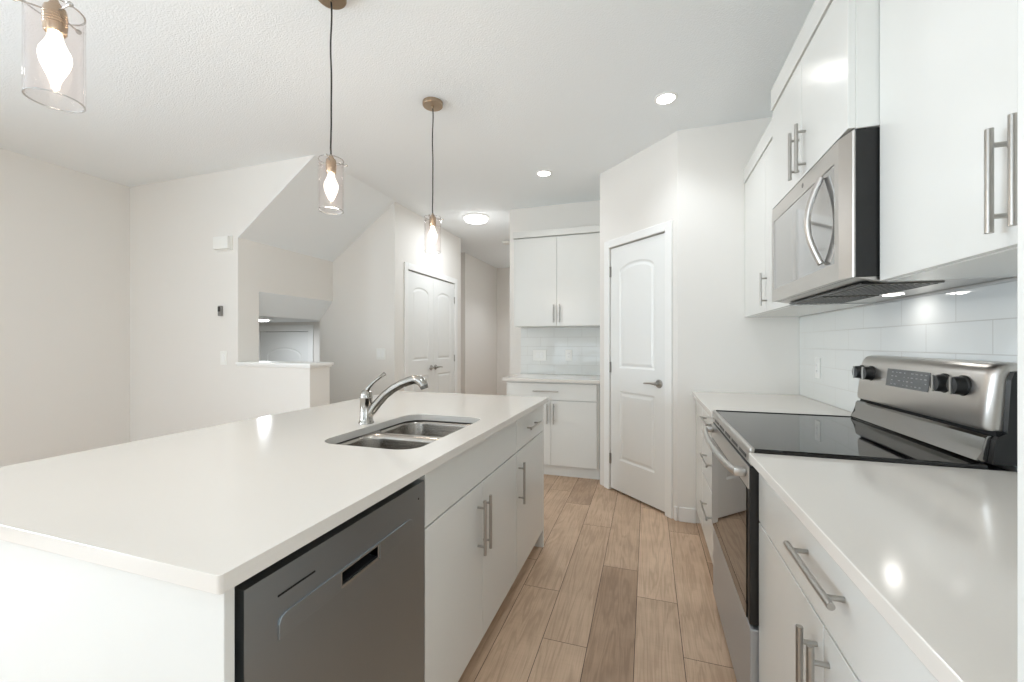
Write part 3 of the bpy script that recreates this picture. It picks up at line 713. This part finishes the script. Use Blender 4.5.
bm = bm_new(); add_box(bm, 0.299, 0.334, RY0+0.003, RY1-0.003, 0.055, 0.372, bev=0.004); build('storage_drawer', bm, paint('drawer_steel', (176, 178, 180), 0.36, metal=0.55, var=0.01), rg)
for (a, b) in ((0.36, 1.47), (0.36, 2.17), (0.88, 1.47), (0.88, 2.17)):
    bm = bm_new(); add_lathe(bm, [(0, 0.0), (0.018, 0.0), (0.018, 0.008), (0.008, 0.012), (0.008, 0.031), (0, 0.031)], a, b, 14); build('foot', bm, 'black', rg)
# backguard
bgd = None
prof_c = [(0.858, 1.022), (0.864, 1.012), (0.930, 1.012), (0.930, 1.196), (0.905, 1.196), (0.889, 1.190), (0.880, 1.178), (0.874, 1.160)]
def prism_y(bm, prof, y0, y1, bev=0.0):   # profile in (x,z), extruded along y
    return add_prism(bm, prof, y0, y1, 'xz', bev=bev)
bm = bm_new()   # console lofted along y, its ends rounding back to the side
def shr(d): return [(0.858+d, 1.022), (0.864+d, 1.012), (0.931, 1.012), (0.931, 1.196-d*0.25), (0.909+d*0.4, 1.196-d*0.25), (0.893+d*0.7, 1.191-d*0.35), (0.882+d*0.8, 1.179-d*0.3), (0.874+d, 1.160)]
secs = [(RY0+0.020, 0.028), (RY0+0.023, 0.017), (RY0+0.030, 0.008), (RY0+0.040, 0.0025), (RY0+0.052, 0.0), (RY1-0.042, 0.0), (RY1-0.030, 0.0025), (RY1-0.020, 0.008), (RY1-0.013, 0.017), (RY1-0.010, 0.028)]
rings = [[bm.verts.new((a, y, b)) for a, b in shr(d)] for y, d in secs]
for r0, r1 in zip(rings, rings[1:]):
    for k in range(len(r0)): bm.faces.new([r0[k], r0[(k+1) % len(r0)], r1[(k+1) % len(r0)], r1[k]])
bm.faces.new(rings[0]); bm.faces.new(rings[-1][::-1])
bgd = build('backguard_console', bm, 'steelv', rg); bgd.data.shade_smooth(); bgd.data.set_sharp_from_angle(angle=R(50))
for a_, b_ in ((RY0+0.003, RY0+0.0198), (RY1-0.0098, RY1-0.003)):
    bm = bm_new(); prism_y(bm, [(0.866, 0.926), (0.932, 0.926), (0.932, 1.176), (0.912, 1.172), (0.905, 1.150), (0.898, 1.010), (0.880, 1.000), (0.873, 0.990)], a_, b_, bev=0.001)
    build('backguard_side', bm, 'black', bgd)
bm = bm_new(); prism_y(bm, [(0.880, 0.926), (0.930, 0.926), (0.930, 1.013), (0.880, 1.013)], RY0+0.013, RY1-0.013); build('backguard_gap', bm, 'blackmatte', bgd)
bm = bm_new(); prism_y(bm, [(0.842, 0.932), (0.846, 0.926), (0.882, 0.926), (0.882, 1.000), (0.868, 1.000), (0.861, 0.993), (0.857, 0.955)], RY0+0.020, RY1-0.014, bev=0.003); build('backguard_lower_strip', bm, paint('polished_steel', (150, 148, 145), 0.14, metal=1, var=0.01), bgd, smooth=True)
# face frame for the console: front plane from (0.858,1.022) to (0.874,1.160)
nx, nz = -(1.160-1.022), (0.874-0.858); ln = math.hypot(nx, nz); nx, nz = nx/ln, nz/ln
def face_pt(z): t = (z-1.022)/(1.160-1.022); return 0.858 + 0.016*t
bm = bm_new(); z0, z1 = 1.088, 1.152
prism_y(bm, [(face_pt(z0)+nx*-0.001, z0), (face_pt(z0)+nx*0.0015, z0), (face_pt(z1)+nx*0.0015, z1), (face_pt(z1)-nx*0.001, z1)], 1.703, 1.955); dsp = build('display_panel', bm, paint('display_grey', (92, 94, 95), 0.12, var=0.05), bgd)
random.seed(3)
bm = bm_new()
for r_ in range(4):
    for q in range(9):
        if random.random() < 0.25: continue
        y = 1.716 + q*0.0245; z = 1.096 + r_*0.0145; x = face_pt(z)+nx*0.0018
        add_box(bm, x-0.0003, x+0.0003, y, y+random.choice((0.006, 0.010, 0.013)), z, z+0.0032)
build('key_markings', bm, 'greyprint', dsp)
for ky in (2.150, 2.072, 1.630, 1.550):
    z = 1.125; x = face_pt(z)
    bm = bm_new(); mr = Matrix.Translation((x, ky, z)) @ Matrix.Rotation(math.atan2(nz, -nx), 4, 'Y') if False else Matrix.Translation((x, ky, z))
    add_lathe(bm, [(0, 0.001), (0.030, 0.001), (0.030, -0.004), (0.027, -0.006), (0.0255, -0.024), (0.023, -0.028), (0, -0.029)], x, ky, 28, 'x', cz=z)
    kn = build('knob', bm, 'black', bgd, smooth=True)
    bm = bm_new(); add_box(bm, x-0.034, x-0.026, ky-0.0025, ky+0.0025, z-0.026, z+0.026, bev=0.002); build('knob_grip', bm, 'steel', kn)
# --- wall cabinets on the right, face x = .62
XU = 0.62; ZB, ZT = 1.420, 2.315; CT = 2.415
def wall_cab(label, x, y0, y1, zb, fronts, hs, crown_y=None, crown_end=False):
    c = thing('wall_cabinet', label, 'cabinet', (0.78, (y0+y1)/2, zb))
    box('cabinet_body', (x+TH+0.0002, DB, y0, y1, zb, ZT+0.01), 'cab', c, bev=0.0008)
    for (a, b) in fronts:
        d = front_x('door', x, -1, a, b, zb+0.001, ZT, c)
        for h in hs:
            if a < h[0] < b: handle(d, (x, h[0], h[1]), (x, h[0], h[2]), (-1, 0, 0), r=0.0062)
    bm = bm_new(); add_box(bm, x-0.006, DB, y0, y1, ZT+0.005, CT, bev=0.002)
    build('crown_board', bm, 'cab', c); return c
wall_cab('largest white wall cabinet with two tall doors, nearest on the right', XU, 0.456, 1.434, ZB, ((0.456, 0.963), (0.963, 1.434)), ((0.988, 1.447, 1.636), (0.936, 1.447, 1.636)))
wall_cab('short white wall cabinet standing forward above the microwave', 0.548, 1.4365, 2.2035, 1.862, ((1.4365, 1.820), (1.820, 2.2035)), ((1.847, 1.872, 2.050), (1.775, 1.872, 2.050)))
wall_cab('white wall cabinet beyond the microwave, beside the pantry wall', XU, 2.206, 3.147, ZB, ((2.206, 2.620), (2.620, 3.147)), ((2.600, 1.452, 1.633),))
# far-cabinet has a second pull hidden from view is left out

# --- microwave
mw = thing('microwave', 'over-the-range microwave with a stainless door, mounted under the short cabinet', 'microwave', (0.75, 1.82, 1.43))
MY0, MY1, MZ0, MZ1 = 1.439, 2.201, 1.437, 1.858
box('body', (0.5665, DB-0.001, MY0, MY1, MZ0, MZ1), 'black', mw, bev=0.002)
bm = bm_new()
wy_0, wy_1, wz_0, wz_1 = 1.525, 2.170, 1.492, 1.800
for d in ((1.495, wy_0, MZ0, MZ1), (wy_1, MY1, MZ0, MZ1), (wy_0, wy_1, MZ0, wz_0), (wy_0, wy_1, wz_1, MZ1)):
    add_box(bm, 0.546, 0.566, *d)
add_prism(bm, [(0.546, 1.495), (0.566, 1.495), (0.566, MY0), (0.562, MY0), (0.5595, MY0+0.002)], MZ0, MZ1, 'xy')
bmesh.ops.remove_doubles(bm, verts=bm.verts, dist=1e-5)
md = build('door', bm, 'steelv', mw)
bm = bm_new(); add_box(bm, 0.549, 0.564, wy_0, wy_1, wz_0, wz_1); gl = build('door_window', bm, paint('microwave_glass', (150, 149, 147), 0.05, metal=0.6, spec=1.0, coat=1.0, var=0.02), md)
bm = bm_new(); pts = []
for k in range(21):
    t = k/20; z = 1.507 + (1.790-1.507)*t; b = sin(pi*t)
    pts.append((0.546-0.006-0.032*b, 1.612+0.02*b, z))
add_tube(bm, pts, [(0.009, 0.013)]*21, 14); build('door_handle', bm, 'steelv', md, smooth=True)
bm = bm_new(); add_tube(bm, [(0.5462, 1.80, 1.831), (0.5453, 1.80, 1.831)], 0.009, 20); build('round_badge', bm, 'darknickel', md)
box('door_top_gap', (0.567, 0.592, MY0+0.002, MY1-0.002, MZ1+0.0002, MZ1+0.003), 'black', mw, bev=0)
# underside: sloped front lip, two filters, lamp lenses
bm = bm_new(); prism_y(bm, [(0.568, 1.4368), (0.93, 1.4368), (0.93, 1.424), (0.66, 1.424), (0.60, 1.430)], MY0+0.004, MY1-0.004); ub = build('underside_panel', bm, 'steel', mw)
for a, b in ((1.50, 1.79), (1.85, 2.14)):
    bm = bm_new(); add_box(bm, 0.625, 0.80, a, b, 1.4195, 1.4238, bev=0.001)
    fl_ = build('grease_filter', bm, 'darknickel', ub)
    bm = bm_new()
    for k in range(9): add_box(bm, 0.635+k*0.0185, 0.642+k*0.0185, a+0.01, b-0.01, 1.418, 1.4196)
    build('filter_mesh', bm, 'black', fl_)
for y in (1.86,):
    bm = bm_new(); add_box(bm, 0.825, 0.865, y-0.028, y+0.028, 1.4215, 1.4239, bev=0.001); build('lamp_lens', bm, 'task', ub)
    l = bpy.data.lights.new('cooktop_task', 'AREA'); l.size = 0.03; l.energy = 0.08; l.color = (1, 0.98, 0.95)
    lo = bpy.data.objects.new('cooktop_task_lamp', l); COL.objects.link(lo); lo.location = (0.845, y, 1.4195)
box('vent_grille', (0.60, 0.62, MY0+0.05, MY1-0.05, 1.421, 1.4265), 'black', ub, bev=0.001)

# --- back run (faces -y), front at y = 3.83
c = thing('base_cabinet', 'white base cabinet with one drawer over two doors on the far wall', 'cabinet', (-0.86, 4.1, 0))
BX0, BX1, YBF = -1.305, -0.415, 3.830
box('cabinet_body', (BX0, BX1, YBF+TH+0.001, 4.428, 0.1, ZC), 'cab', c)
def front_y(name, y, x0, x1, z0, z1, parent): return box(name, (x0+G, x1-G, y, y+TH, z0+G, z1-G), 'cab', parent, bev=0.0012)
d = front_y('drawer', YBF, BX0+0.02, BX1-0.02, 0.716, 0.872, c); handle(d, (-1.03, YBF, 0.800), (-0.785, YBF, 0.800), (0, -1, 0))
bm_ = -0.862
d = front_y('door', YBF, BX0+0.02, bm_, 0.105, 0.713, c); handle(d, (bm_-0.030, YBF, 0.495), (bm_-0.030, YBF, 0.685), (0, -1, 0))
d = front_y('door', YBF, bm_, BX1-0.02, 0.105, 0.713, c); handle(d, (bm_+0.030, YBF, 0.495), (bm_+0.030, YBF, 0.685), (0, -1, 0))
box('toe_kick', (BX0, BX1, YBF+0.045, YBF+0.058, 0.0, 0.1), 'cab', c)
o = box('worktop', (-1.335, -0.401, 3.800, 4.4285, 0.886, 0.914), 'quartz', bev=0.002); tag(o, 'short warm white quartz worktop on the far base cabinet, under the mirror-like tile', 'worktop')
c = thing('wall_cabinet', 'white wall cabinet with two doors hanging on the far wall', 'cabinet', (-0.86, 4.26, 1.42))
box('cabinet_body', (-1.318, -0.402, 4.10+TH+0.001, 4.428, 1.42, ZT+0.01), 'cab', c)
d = front_y('door', 4.10, -1.298, -0.862, 1.421, ZT, c); handle(d, (-0.892, 4.10, 1.455), (-0.892, 4.10, 1.635), (0, -1, 0))
d = front_y('door', 4.10, -0.862, -0.404, 1.421, ZT, c); handle(d, (-0.832, 4.10, 1.455), (-0.832, 4.10, 1.635), (0, -1, 0))
box('crown_board', (-1.322, -0.402, 4.088, 4.428, ZT+0.012, 2.39), 'cab', c, bev=0.002)
bm = bm_new(); add_box(bm, -1.334, -0.4005, 4.4235, 4.4295, 0.9145, 1.4195)
tag(build('tile_backsplash', bm, 'tile_back'), 'glossy white subway tile on the far wall, reflecting the windows', 'backsplash')

# --- switch plates, thermostat, chime
def plate(name, label, cat, origin, U_, N_, w_, h_, toggles=1, holes=False):
    """small cover plate; U_ along the wall, N_ out of the wall"""
    origin, U_, N_ = Vector(origin), Vector(U_), Vector(N_); Z = Vector((0, 0, 1))
    m4 = Matrix(((U_.x, N_.x, 0, origin.x), (U_.y, N_.y, 0, origin.y), (0, 0, 1, origin.z), (0, 0, 0, 1)))
    t = thing(name, label, cat, tuple(origin)); bm = bm_new(); add_box(bm, -w_/2, w_/2, 0.0003, 0.006, -h_/2, h_/2, bev=0.002)
    bmesh.ops.transform(bm, matrix=m4, verts=bm.verts); build('cover_plate', bm, 'plastic', t)
    for k in range(toggles):
        u = (k - (toggles-1)/2) * 0.046; bm = bm_new(); add_box(bm, u-0.0165, u+0.0165, 0.0055, 0.009, -0.033, 0.033, bev=0.0015)
        bmesh.ops.transform(bm, matrix=m4, verts=bm.verts); p = build('outlet' if holes else 'rocker_switch', bm, 'trim', t)
        if holes:
            for zz in (0.017, -0.017):
                for uu in (-0.006, 0.006):
                    bm = bm_new(); add_box(bm, u+uu-0.001, u+uu+0.001, 0.0085, 0.0093, zz-0.004, zz+0.004); bmesh.ops.transform(bm, matrix=m4, verts=bm.verts); build('slot', bm, 'black', p)
    return t
plate('switch_plate', 'white double switch plate on the glossy tile of the far wall', 'switch', (-1.118, 4.4235, 1.120), (1, 0, 0), (0, -1, 0), 0.150, 0.118, 2)
plate('wall_outlet', 'white outlet on the far wall tile, right of the double switch plate', 'outlet', (-0.80, 4.4235, 1.120), (1, 0, 0), (0, -1, 0), 0.072, 0.118, 1, True)
plate('wall_outlet', 'white outlet on the tile of the right wall, beyond the range', 'outlet', (XR-0.008, 2.833, 1.105), (0, 1, 0), (-1, 0, 0), 0.072, 0.118, 1, True)
plate('switch_plate', 'white switch plate on the grey wall beside the closet doors', 'switch', (-2.697, Y1, 1.134), (1, 0, 0), (0, -1, 0), 0.110, 0.118, 2)
plate('switch_plate', 'white switch plate below the dark thermostat, left of the half wall', 'switch', (-3.49, YF, 1.121), (1, 0, 0), (0, -1, 0), 0.072, 0.118, 1)
t = thing('door_chime', 'white door chime box high on the wall at the stair opening', 'door chime', (-3.48, YF, 2.11))
bm = bm_new(); add_box(bm, -3.565, -3.392, YF-0.045, YF-0.0003, 2.055, 2.165, bev=0.008); build('cover', bm, 'plastic', t, smooth=True)
bm = bm_new(); add_box(bm, -3.571, -3.386, YF-0.012, YF-0.0002, 2.048, 2.172, bev=0.002); build('base_plate', bm, 'plastic', t)
t = thing('thermostat', 'small dark thermostat on the pale wall left of the stair opening', 'thermostat', (-3.52, YF, 1.53))
bm = bm_new(); add_box(bm, -3.538, -3.500, YF-0.022, YF-0.0003, 1.484, 1.573, bev=0.005); build('casing', bm, paint('thermostat_grey', (130, 128, 124), 0.4), t, smooth=True)
box('screen', (-3.534, -3.504, YF-0.0235, YF-0.0215, 1.522, 1.564), 'black', t, bev=0)

# ------------------------------------------------------------ lamps
def downlight(name, label, x, y, z=CZ, power=9, r=0.052, grp=None):
    t = thing(name, label, 'ceiling light', (x, y, z)); bm = bm_new()
    add_lathe(bm, [(r, -0.0005), (r+0.016, -0.0005), (r+0.015, -0.005), (r+0.002, -0.008), (r, -0.006)], x, y, 36, cz=z, closed=True); build('trim_ring', bm, 'trim', t, smooth=True)
    bm = bm_new(); add_lathe(bm, [(0, -0.0035), (r, -0.0035), (r, -0.0005), (0, -0.0005)], x, y, 36, cz=z); build('lens', bm, 'led', t)
    l = bpy.data.lights.new('downlight', 'SPOT'); l.energy = power; l.spot_size = R(130); l.spot_blend = 0.7; l.shadow_soft_size = 0.06; l.color = (0.88, 0.94, 1.0)
    lo = bpy.data.objects.new('downlight_lamp', l); COL.objects.link(lo); lo.location = (x, y, z-0.02); lo.rotation_euler = (0, 0, 0)
    return t
downlight('recessed_light', 'small bright recessed ceiling light nearer the camera, before the pantry', 0.107, 2.708, power=9.5)
downlight('recessed_light', 'small bright recessed ceiling light farther back, before the far wall cabinet', -0.864, 3.569, power=3.5)
fx, fy = -1.93, 4.562
t = thing('flush_ceiling_light', 'round white flush ceiling light in the hall past the pendants', 'ceiling light', (fx, fy, CZ)); bm = bm_new()
add_lathe(bm, [(0.0, -0.0005), (0.155, -0.0005), (0.155, -0.012), (0.135, -0.020), (0, -0.020)], fx, fy, 48, cz=CZ); build('base_ring', bm, 'trim', t, smooth=True)
bm = bm_new(); add_lathe(bm, [(0.132, -0.0205), (0.132, -0.040), (0.125, -0.048), (0.10, -0.053), (0, -0.056)], fx, fy, 48, cz=CZ); build('diffuser', bm, 'flush', t, smooth=True)
fx, fy = -4.66, 4.06
t = thing('flush_ceiling_light', 'small lit ceiling light over the entry door, seen past the stair opening', 'ceiling light', (fx, fy, 1.56)); bm = bm_new()
add_lathe(bm, [(0.0, -0.0005), (0.12, -0.0005), (0.12, -0.012), (0, -0.014)], fx, fy, 32, cz=1.56); build('base_ring', bm, 'trim', t, smooth=True)
bm = bm_new(); add_lathe(bm, [(0.075, -0.0142), (0.075, -0.026), (0.05, -0.034), (0, -0.037)], fx, fy, 32, cz=1.56); build('diffuser', bm, 'flush', t, smooth=True)
fx, fy = -1.971, 5.8
t = thing('smoke_alarm', 'small round white smoke alarm on the hall ceiling', 'smoke alarm', (fx, fy, CZ)); bm = bm_new()
add_lathe(bm, [(0.0, -0.0005), (0.06, -0.0005), (0.062, -0.02), (0.05, -0.034), (0, -0.036)], fx, fy, 32, cz=CZ); build('cover', bm, 'plastic', t, smooth=True)

# pendants
def pendant():
    z0, z1, rg_ = 1.814, 2.030, 0.0505
    p = thing('pendant_light', 'leftmost pendant, largest in view, its top cut off by the photo', 'pendant light', (0, 0, CZ))
    p.location = (0, 0, 0)
    bm = bm_new(); add_lathe(bm, [(0, CZ-0.0005), (0.062, CZ-0.0005), (0.062, CZ-0.020), (0.059, CZ-0.024), (0.008, CZ-0.025), (0.006, CZ-0.038), (0, CZ-0.039)], 0, 0, 40); build('canopy', bm, 'champagne', p, smooth=True)
    bm = bm_new(); pts = []
    for k in range(24):
        tt = k/23; pts.append((0.0025*sin(tt*17), 0.0015*sin(tt*11+1), CZ-0.037 + (z1+0.022-(CZ-0.037))*tt))
    pts[0] = (0, 0, CZ-0.037); pts[-1] = (0, 0, z1+0.02)
    add_tube(bm, pts, 0.0034, 10); build('cord', bm, 'cord', p, smooth=True)
    bm = bm_new(); add_lathe(bm, [(0, z1+0.024), (0.006, z1+0.022), (0.009, z1+0.014), (0.012, z1+0.010), (0.013, z1+0.004), (0.019, z1+0.002), (0.0205, z1-0.004), (0.0205, z1-0.053), (0.018, z1-0.057), (0, z1-0.057)], 0, 0, 28)
    for k in range(5): add_lathe(bm, [(0.0206, z1-0.012-k*0.006), (0.0216, z1-0.0135-k*0.006), (0.0206, z1-0.015-k*0.006)], 0, 0, 28)
    sk = build('socket', bm, 'champagne', p, smooth=True)
    for k in range(3):
        a = R(200 + 120*k); c_, s_ = cos(a), sin(a); zz = z1-0.007
        bm = bm_new(); add_tube(bm, [(0.012*c_, 0.012*s_, zz), (0.060*c_, 0.060*s_, zz)], 0.0019, 10)
        m_ = [(0.058*c_, 0.058*s_, zz), (0.0615*c_, 0.0615*s_, zz), (0.066*c_, 0.066*s_, zz), (0.069*c_, 0.069*s_, zz)]
        add_tube(bm, m_, [0.0035, 0.0055, 0.0055, 0.0025], 12); build('support_arm', bm, 'nickel', sk, smooth=True)
    bm = bm_new(); add_lathe(bm, [(rg_, z0), (rg_+0.0008, z0+0.001), (rg_+0.0008, z1-0.001), (rg_, z1), (rg_-0.0018, z1), (rg_-0.0026, z1-0.001), (rg_-0.0026, z0+0.001), (rg_-0.0018, z0)], 0, 0, 56, closed=True)
    build('glass_shade', bm, 'glass', p, smooth=True)
    for zr in (z0, z1):
        bm = bm_new(); add_lathe(bm, [(rg_-0.0026, zr-0.0012), (rg_+0.001, zr-0.0012), (rg_+0.001, zr+0.0008), (rg_-0.0026, zr+0.0008)], 0, 0, 56, closed=True); build('shade_rim', bm, 'glassrim', p, smooth=True)
    zb = z1-0.057
    bm = bm_new(); add_lathe(bm, [(0.0125, zb), (0.014, zb-0.012), (0.020, zb-0.028), (0.0275, zb-0.044), (0.029, zb-0.058), (0.026, zb-0.074), (0.019, zb-0.092), (0.012, zb-0.108), (0.007, zb-0.116), (0, zb-0.118)], 0, 0, 28)
    bl = build('bulb', bm, 'bulbglass', p, smooth=True)
    bm = bm_new()
    for k in range(6):
        a = 2*pi*k/6; add_tube(bm, [(0.005*cos(a), 0.005*sin(a), zb-0.012), (0.013*cos(a), 0.013*sin(a), zb-0.05), (0.006*cos(a+0.5), 0.006*sin(a+0.5), zb-0.09)], 0.0016, 8)
    add_lathe(bm, [(0.003, zb-0.004), (0.010, zb-0.02), (0.0165, zb-0.045), (0.013, zb-0.065), (0.006, zb-0.09), (0, zb-0.10)], 0, 0, 20)
    build('filament', bm, 'filament', bl)
    return p
p1 = pendant(); p2 = dup(p1); p3 = dup(p1)
for p, y, rz, lb in ((p1, 0.582, -83, None), (p2, 1.455, -25, 'middle pendant with a clear glass cylinder, above the near end of the sink'), (p3, 2.310, -40, 'farthest pendant, smallest in view, in front of the closet doors')):
    p.location = {0.582: (-1.33, 0.603, 0.006), 1.455: (-1.285, 1.455, -0.0002), 2.310: (-1.268, 2.310, -0.0002)}[y]; p.rotation_euler = (0, 0, R(rz)); p['group'] = 'glass pendants above the island'
    if lb: p['label'] = lb
    l = bpy.data.lights.new('pendant_bulb', 'POINT'); l.energy = 1.8; l.shadow_soft_size = 0.03; l.color = (1.0, 0.88, 0.76)
    lo = bpy.data.objects.new('pendant_lamp', l); COL.objects.link(lo); lo.location = (-1.280, y, 1.80)

# lamps' own light
def disk(name, loc, size, e):
    l = bpy.data.lights.new(name, 'AREA'); l.shape = 'DISK'; l.size = size; l.energy = e; l.color = (0.88, 0.94, 1.0)
    lo = bpy.data.objects.new(name + '_lamp', l); COL.objects.link(lo); lo.location = loc
disk('hall', (-1.93, 4.562, CZ-0.060), 0.24, 5.5)
disk('foyer', (-4.66, 4.06, 1.50), 0.18, 6)
downlight('recessed_light', 'unseen ceiling light added to brighten the hall, hidden by the far wall cabinet', -1.72, 6.7, power=30)  # added lamp, only there to brighten the hall end
# unseen fill lights added on the living side, above and behind the camera
for x, y in ((-3.4, 0.6), (-3.4, -1.6), (-1.6, -1.6), (-0.18, 0.9), (0.107, -1.6)):
    if (x, y) == (-0.18, 0.9): downlight('recessed_light', 'added fill light in the ceiling above the camera, out of view', x, y, power=12)
    else: downlight('recessed_light', 'added fill light in the ceiling behind the camera, out of view', x, y, power=1.5)['group'] = 'added fill lights behind the camera'
